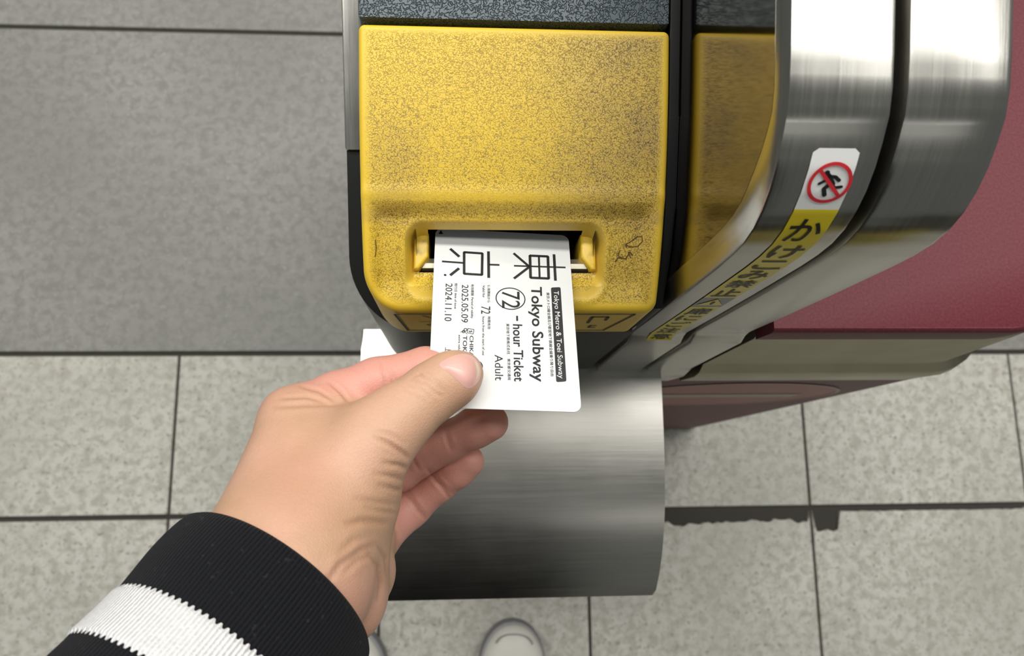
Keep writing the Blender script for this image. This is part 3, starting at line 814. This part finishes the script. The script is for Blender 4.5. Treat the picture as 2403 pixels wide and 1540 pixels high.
def build_hand():
    pts = [P(480, 1640, .19), P(480, 1640, .25), P(500, 1200, .22), P(500, 1200, .28), P(1200, 980, .30), P(1200, 980, .335), P(860, 1520, .25), P(900, 1200, .385), P(1000, 1150, .385), P(1000, 800, .30), P(1000, 800, .27)]
    lo = np.min(pts, 0) - .006; hi = np.max(pts, 0) + .006
    h = .00085
    n = np.ceil((hi - lo) / h).astype(int) + 1
    ax = [lo[i] + np.arange(n[i]) * h for i in range(3)]
    out_d = np.empty(tuple(n), np.float32)
    B = 20; cent = []
    blocks = [(i, j, k_) for i in range(0, n[0], B) for j in range(0, n[1], B) for k_ in range(0, n[2], B)]
    cent = np.array([[lo[a_] + (b_[a_] + B / 2) * h for a_ in range(3)] for b_ in blocks], np.float32)
    dc = hand_fields(cent)[0]
    for (i, j, k_), d_ in zip(blocks, dc):
        sl = (slice(i, i + B), slice(j, j + B), slice(k_, k_ + B))
        if abs(d_) > 0.92 * B * h + .003: out_d[sl] = d_; continue
        g = np.stack(np.meshgrid(ax[0][sl[0]], ax[1][sl[1]], ax[2][sl[2]], indexing='ij'), -1).astype(np.float32)
        out_d[sl] = hand_fields(g)[0]
    V, Q = surface_net(out_d, lo, h)
    me = bpy.data.meshes.new('hand'); me.from_pydata(V.tolist(), [], Q.tolist()); me.update()
    bm = bmesh.new(); bm.from_mesh(me); bmesh.ops.recalc_face_normals(bm, faces=bm.faces)
    for _ in range(5): bmesh.ops.smooth_vert(bm, verts=bm.verts, factor=0.5, use_axis_x=True, use_axis_y=True, use_axis_z=True)
    bm.to_mesh(me); bm.free(); me.update()
    nv = len(me.vertices)
    co = np.empty(nv * 3, np.float32); me.vertices.foreach_get('co', co); co = co.reshape(-1, 3).astype(float)
    no = np.empty(nv * 3, np.float32); me.vertices.foreach_get('normal', no); no = no.reshape(-1, 3).astype(float)
    px, py, t = project(co)
    view = (CAM - co); view /= np.linalg.norm(view, axis=1)[:, None]
    facing = sstep(-0.05, 0.35, (no * view).sum(1))
    _, body, th, fing = hand_fields(co.astype(np.float32))
    # creases: (polyline, half-width px, depth m, nearest t, furthest t)
    CR = [([(882, 1026), (918, 1044), (940, 1060), (957, 1074)], 5, .0010, 0, .29), ([(880, 1010), (915, 1020), (950, 1040)], 5, .0004, 0, .29),
          ([(900, 1086), (935, 1092), (956, 1100)], 5, .0007, 0, .3), ([(880, 1112), (925, 1120), (952, 1128)], 5, .0005, 0, .3), ([(890, 1140), (930, 1150), (948, 1152)], 5, .0005, 0, .3),
          ([(835, 1170), (885, 1180), (935, 1186)], 7, .0005, 0, .3), ([(860, 1190), (895, 1200), (930, 1205)], 6, .0005, 0, .3), ([(815, 1228), (850, 1222), (905, 1228)], 7, .0007, 0, .3),
          ([(795, 1300), (830, 1268), (870, 1258)], 8, .0004, 0, .3), ([(770, 1365), (800, 1325), (850, 1290), (880, 1278)], 8, .0007, 0, .3), ([(800, 1350), (840, 1315), (872, 1300)], 7, .0006, 0, .3),
          ([(868, 1302), (888, 1330), (894, 1370), (888, 1410)], 5, .0008, 0, .33), ([(888, 1284), (905, 1310), (908, 1345)], 4, .0007, 0, .34),
          
          ([(968, 885), (985, 878), (1000, 895)], 3, .0004, 0, .285), ([(966, 890), (1000, 900), (1024, 925), (1040, 930)], 3, .0005, 0, .285), ([(985, 878), (1010, 893), (1036, 918)], 3, .0005, 0, .285),
          ([(955, 900), (990, 915), (1010, 935)], 3, .0003, 0, .285), ([(1000, 872), (1025, 895), (1044, 920)], 3, .0003, 0, .285), ([(945, 910), (975, 925), (995, 945)], 3, .0003, 0, .285),
          ([(892, 852), (903, 885), (908, 912)], 3.5, .0006, .28, .32), ([(905, 862), (917, 880), (922, 905)], 3, .0005, .28, .32), ([(914, 860), (926, 880), (930, 900)], 3, .0004, .28, .32),
          ([(770, 895), (800, 920), (822, 948)], 4, .0009, .26, .31), ([(700, 905), (750, 918), (790, 945)], 4, .0006, .26, .30), ([(655, 935), (720, 932), (775, 948)], 4, .0006, .26, .30), ([(640, 955), (720, 950), (800, 950)], 5, .0006, .26, .30),
          ([(1045, 1012), (1052, 1040), (1060, 1060)], 4, .0008, .30, .34), ([(1052, 1008), (1058, 1035), (1068, 1056)], 3, .0004, .30, .34), ([(965, 1065), (975, 1090), (985, 1105)], 3.5, .0006, .30, .36),
          ([(1003, 1100), (1022, 1128), (1035, 1142), (1052, 1166)], 4, .0009, .31, .36), ([(1012, 1096), (1030, 1125), (1060, 1160)], 3, .0004, .31, .36),
          ([(950, 1160), (968, 1180), (982, 1200), (996, 1216)], 4, .0009, .31, .36), ([(955, 1150), (978, 1180), (1000, 1210)], 3, .0004, .31, .36),
          ([(922, 1225), (932, 1255), (934, 1290)], 4, .0008, .3, .36)]
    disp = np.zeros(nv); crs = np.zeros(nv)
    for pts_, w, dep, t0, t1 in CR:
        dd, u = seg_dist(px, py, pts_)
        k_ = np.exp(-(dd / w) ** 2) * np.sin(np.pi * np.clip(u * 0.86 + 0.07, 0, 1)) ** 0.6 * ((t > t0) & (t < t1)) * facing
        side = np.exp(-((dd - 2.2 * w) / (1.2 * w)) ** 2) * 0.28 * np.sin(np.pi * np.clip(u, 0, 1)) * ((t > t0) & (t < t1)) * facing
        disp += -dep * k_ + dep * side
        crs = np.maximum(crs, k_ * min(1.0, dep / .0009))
    # fine parallel wrinkling on the thumb-side of the palm
    wz = np.exp(-(((px - 905) / 55) ** 2 + ((py - 1150) / 85) ** 2)) * facing * (t < .3)
    disp += 0.00016 * wz * np.sin((py - 0.25 * px) * 0.55 + 2.0 * np.sin(px * 0.045))
    co = co + no * disp[:, None]
    me.vertices.foreach_set('co', co.astype(np.float32).ravel()); me.update()
    pink = sstep(.003, -.003, fing - np.minimum(body, th)) * 0.95
    pink = np.maximum(pink, 0.40 * np.exp(-(((px - 840) / 80) ** 2 + ((py - 1420) / 90) ** 2)))
    pink = np.maximum(pink, 0.30 * np.exp(-(((px - 690) / 120) ** 2 + ((py - 1120) / 120) ** 2)))
    pink = np.maximum(pink, 0.25 * np.exp(-(((px - 1105) / 40) ** 2 + ((py - 925) / 40) ** 2)))
    pink *= 1 - 0.7 * np.exp(-(((px - 690) / 90) ** 2 + ((py - 935) / 40) ** 2))
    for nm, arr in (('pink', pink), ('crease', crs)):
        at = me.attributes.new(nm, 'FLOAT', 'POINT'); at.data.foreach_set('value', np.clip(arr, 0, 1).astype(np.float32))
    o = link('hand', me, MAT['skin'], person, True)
    o['label'] = 'left hand pinching the ticket between thumb and forefinger'
    return o, co, Q
hand, HV, HQ = build_hand()
bvh = BVHTree.FromPolygons([Vector(v_) for v_ in HV], [tuple(map(int, q)) for q in HQ])
def nail_patch(name, mat, outline, h0, nr=9, parent=hand, dome=.0004):
    """a thin curved plate laid on the skin inside a pixel outline"""
    o_ = np.array(outline, float)
    # resample outline smoothly
    m = 40; L = np.concatenate([[0], np.cumsum(np.linalg.norm(np.diff(np.vstack([o_, o_[:1]]), axis=0), axis=1))])
    cl = np.vstack([o_, o_[:1]]); s_ = np.linspace(0, L[-1], m, endpoint=False)
    ring = np.stack([np.interp(s_, L, cl[:, 0]), np.interp(s_, L, cl[:, 1])], 1)
    for _ in range(2): ring = 0.25 * np.roll(ring, 1, 0) + 0.5 * ring + 0.25 * np.roll(ring, -1, 0)
    c = ring.mean(0)
    V = []; Fc = []
    for i in range(nr + 1):
        f_ = i / nr
        for p in ring:
            q = c + (p - c) * f_
            d = ray(*q); hit = bvh.ray_cast(Vector(CAM), Vector(d).normalized())
            if hit[0] is None or project(np.array(hit[0]))[2] > .290: hit = bvh.find_nearest(Vector(P(q[0], q[1], .285)))
            loc = np.array(hit[0]); nn = np.array(hit[1])
            hh = h0 + dome * (1 - f_ ** 4) - (0.0005 if i == nr else 0)
            V.append(loc + nn * hh)
    V = np.array(V)
    # relax the grid so the plate is smooth
    g = V.reshape(nr + 1, m, 3)
    for _ in range(6):
        g2 = g.copy()
        g2[1:-1] = (g[:-2] + g[2:] + np.roll(g, 1, 1)[1:-1] + np.roll(g, -1, 1)[1:-1]) / 4
        g2[0] = g[1].mean(0); g = g2
    V = g.reshape(-1, 3)
    for i in range(nr):
        for j in range(m):
            k_ = (j + 1) % m; Fc.append((i * m + j, i * m + k_, (i + 1) * m + k_, (i + 1) * m + j))
    return pyd(name, V, Fc, mat, parent, True)
nail_patch('nail_free_edge', MAT['nailedge'], [(1058, 842), (1066, 832), (1090, 826), (1112, 833), (1128, 851), (1134, 873), (1130, 894), (1116, 911), (1102, 918), (1100, 905), (1106, 880), (1092, 850)], .0002)
tn = nail_patch('thumb_nail', MAT['nail'], [(1026, 857), (1044, 844), (1066, 834), (1088, 829), (1109, 835), (1125, 853), (1130, 873), (1126, 891), (1114, 906), (1099, 915), (1084, 903), (1064, 884), (1044, 868)], .00055)

# sleeve: knit tube over the forearm, elbow and shoulder out of view
def cam_pt(x, y, z): return CAM + M @ np.array([x, y, -z])
cuff = P(640, 1392, .250)
ARM = M @ np.array([-.405, -.54, .738]); ARM /= np.linalg.norm(ARM)
elbow = cuff + ARM * .25
shoulder = np.array([-.245, -.46, 1.36])
axis = (elbow - cuff); axis /= np.linalg.norm(axis)
path = [cuff + axis * s for s in np.linspace(0, .20, 60)]
ctrl = [path[-1], elbow + (shoulder - elbow) * .02, elbow + (shoulder - elbow) * .35, shoulder]
for i in range(1, 25):
    u = i / 24; b_ = [(1 - u) ** 3, 3 * u * (1 - u) ** 2, 3 * u * u * (1 - u), u ** 3]
    path.append(sum(w * c for w, c in zip(b_, ctrl)))
path = np.array(path)
SL = np.concatenate([[0], np.cumsum(np.linalg.norm(np.diff(path, axis=0), axis=1))])
side0 = M @ np.array([.78, -.62, 0.0])       # across the picture, square to the arm
def sleeve_frame(s):
    p = np.array([np.interp(s, SL, path[:, i]) for i in range(3)])
    q = np.array([np.interp(min(s + .002, SL[-1]), SL, path[:, i]) for i in range(3)]); q0 = np.array([np.interp(max(s - .002, 0), SL, path[:, i]) for i in range(3)])
    d = q - q0; d /= np.linalg.norm(d)
    u = side0 - d * (side0 @ d); u /= np.linalg.norm(u)
    w = np.cross(d, u); w = w if w @ (CAM - p) > 0 else -w
    return p, u, w
def sleeve_tube(name, s_list, rad, mat, parent, ncol=220, jag=None):
    V, UV, Fc = [], [], []
    for i, s in enumerate(s_list):
        p, u, w = sleeve_frame(max(s, 0))
        if s < 0: p = p + axis * s
        ra_, rb_ = rad(s, i)
        for j in range(ncol):
            a = 2 * math.pi * j / ncol
            off = jag(i, j) if jag else 0.0
            V.append(p + u * ra_ * math.cos(a) + w * rb_ * math.sin(a) + axis * off)
    n = len(s_list)
    for i in range(n - 1):
        for j in range(ncol):
            k_ = (j + 1) % ncol; Fc.append((i * ncol + j, i * ncol + k_, (i + 1) * ncol + k_, (i + 1) * ncol + j))
    o = pyd(name, V, Fc, mat, parent, True)
    uv = o.data.uv_layers.new(name='UVMap')
    for pl in o.data.polygons:
        js = [vi % ncol for vi in pl.vertices]
        wrap = max(js) - min(js) > ncol / 2
        for li, vi in zip(pl.loop_indices, pl.vertices):
            j = vi % ncol
            uv.data[li].uv = ((j if not (wrap and j < ncol / 2) else j + ncol) / ncol, s_list[vi // ncol] * 20)
    return o
def srad(s, i=0):
    k_ = 1 + 0.25 * s + 0.010 * math.sin(s * 160)
    ra_, rb_ = .0372 * k_ + .0008 * math.sin(s * 90 + 1), .0330 * k_
    if s > 0.22: g = min(1, (s - .22) / .2); ra_ += .018 * g; rb_ += .018 * g
    return ra_, rb_
sl = [.006, .002, .0002, -.0004, .0006, .0025] + list(np.linspace(.005, .20, 70)) + list(np.linspace(.21, SL[-1], 22))
def srad_out(s, i):
    a, b = srad(s)
    inn = [.0036, .0032, .0020, .0009, .0002, 0][i] if i < 6 else 0
    return a - inn, b - inn
sleeve = sleeve_tube('jacket_sleeve', sl, srad_out, MAT['knit'], person, 240)
sleeve['label'] = 'black ribbed knit sleeve'
ST_A, ST_B = .029, .045
st_l = [ST_A] + list(np.linspace(ST_A + .001, ST_B - .001, 12)) + [ST_B]
def jag(i, j):
    if i == 0: return -.0007 if j % 4 < 2 else .0003
    if i == len(st_l) - 1: return .0007 if j % 4 < 2 else -.0003
    return 0.0
sleeve_tube('white_stripe', st_l, lambda s, i: tuple(r + (.0003 if i in (0, len(st_l) - 1) else .0009) for r in srad(s)), MAT['wknit'], sleeve, 400, jag)

# jacket body and trousers (seen only in reflections)
def tube_mesh(name, rings, mat, parent, n=28):
    V, Fc = [], []
    for (c, rx, ry) in rings:
        for j in range(n):
            a = 2 * math.pi * j / n; V.append((c[0] + rx * math.cos(a), c[1] + ry * math.sin(a), c[2]))
    m = len(rings)
    for i in range(m - 1):
        for j in range(n): k_ = (j + 1) % n; Fc.append((i * n + j, i * n + k_, (i + 1) * n + k_, (i + 1) * n + j))
    Fc.append(tuple(range(n))[::-1]); Fc.append(tuple(range((m - 1) * n, m * n)))
    return pyd(name, V, Fc, mat, parent, True)
tube_mesh('jacket_body', [((-.05, -.44, z), rx, ry) for z, rx, ry in ((.80, .185, .13), (.95, .18, .125), (1.10, .19, .13), (1.25, .205, .135), (1.34, .20, .12), (1.40, .14, .09), (1.43, .07, .07))], MAT['trouser'], person)
for xs, sgn in ((.081, 1), (-.183, -1)):
    hx = -.05 + sgn * .085
    tube_mesh('trouser_leg', [((xs + (hx - xs) * u, -.46 - .05 * u, .07 + .78 * u), .085 + .02 * u, .075 + .04 * u) for u in np.linspace(0, 1, 9)], MAT['trouser'], person)
# shoes
def shoe(cx, ytip, ang):
    ca, sa_ = math.cos(ang), math.sin(ang)
    def W(x, y, z): return (cx + x * ca - y * sa_, ytip + x * sa_ + y * ca, z)
    Ls = .285
    def half(u):         # half width along the length, u = 0 toe .. 1 heel
        return .056 * (1 - (1 - min(u / .30, 1)) ** 2.3) ** 0.5 * (1 - .22 * sstep(.35, .75, u)) * (1 if u < .82 else math.sqrt(max(0, 1 - ((u - .82) / .18) ** 2)))
    us = np.concatenate([np.linspace(0, .06, 8) ** 1.0, np.linspace(.08, .82, 26), np.linspace(.84, 1.0, 10)])
    outl = [(half(u), -u * Ls) for u in us] + [(-half(u), -u * Ls) for u in us[::-1][1:-1]]
    n = len(outl)
    def loft(levels, name, mat, parent, cap=True):
        V, Fc = [], []
        for z, f_, dz in levels:
            for (x, y) in outl:
                yy = -.5 * Ls + (y + .5 * Ls) * (1 - (1 - f_) * .42)
                V.append(W(x * f_, yy, z + dz(y)))
        for i in range(len(levels) - 1):
            for j in range(n): k_ = (j + 1) % n; Fc.append((i * n + j, i * n + k_, (i + 1) * n + k_, (i + 1) * n + j))
        if cap: Fc.append(tuple(range((len(levels) - 1) * n, len(levels) * n)))
        return pyd(name, V, Fc, mat, parent, True, 60)
    zero = lambda y: 0.0
    up = lambda y: .055 * float(sstep(.05, .20, -y))
    u_ = loft([(.024, .93, zero), (.040, .92, lambda y: .4 * up(y)), (.050, .86, lambda y: .75 * up(y)), (.057, .72, up), (.061, .50, up), (.063, .25, up), (.0635, .05, up)], 'shoe', MAT['leather'], person)
    loft([(.0, .96, zero), (.004, 1.0, zero), (.022, 1.0, zero), (.029, .97, zero), (.029, .90, zero)], 'sole', MAT['sole'], u_, False)
    loft([(.0275, .965, zero), (.036, .955, zero), (.041, .915, zero), (.038, .90, zero)], 'rand_trim', MAT['trimgrey'], u_, False)
    # toe seam
    V = []; pts_ = []
    for a in np.linspace(-75, 75, 25):
        r_ = math.radians(a); pts_.append((.030 * math.sin(r_), -.016 - .020 * (1 - math.cos(r_)) ** 1.2))
    v2, f2 = strokes([(pts_, .0022)], 6)
    pyd('toe_seam', [W(x, y, .0585) for x, y in v2], f2, MAT['trimgrey'], u_)
    return u_
shoe(.081, -.242, math.radians(-3))
shoe(-.183, -.246, math.radians(4))
bpy.data.objects.remove(_fo); bpy.data.curves.remove(_fc)
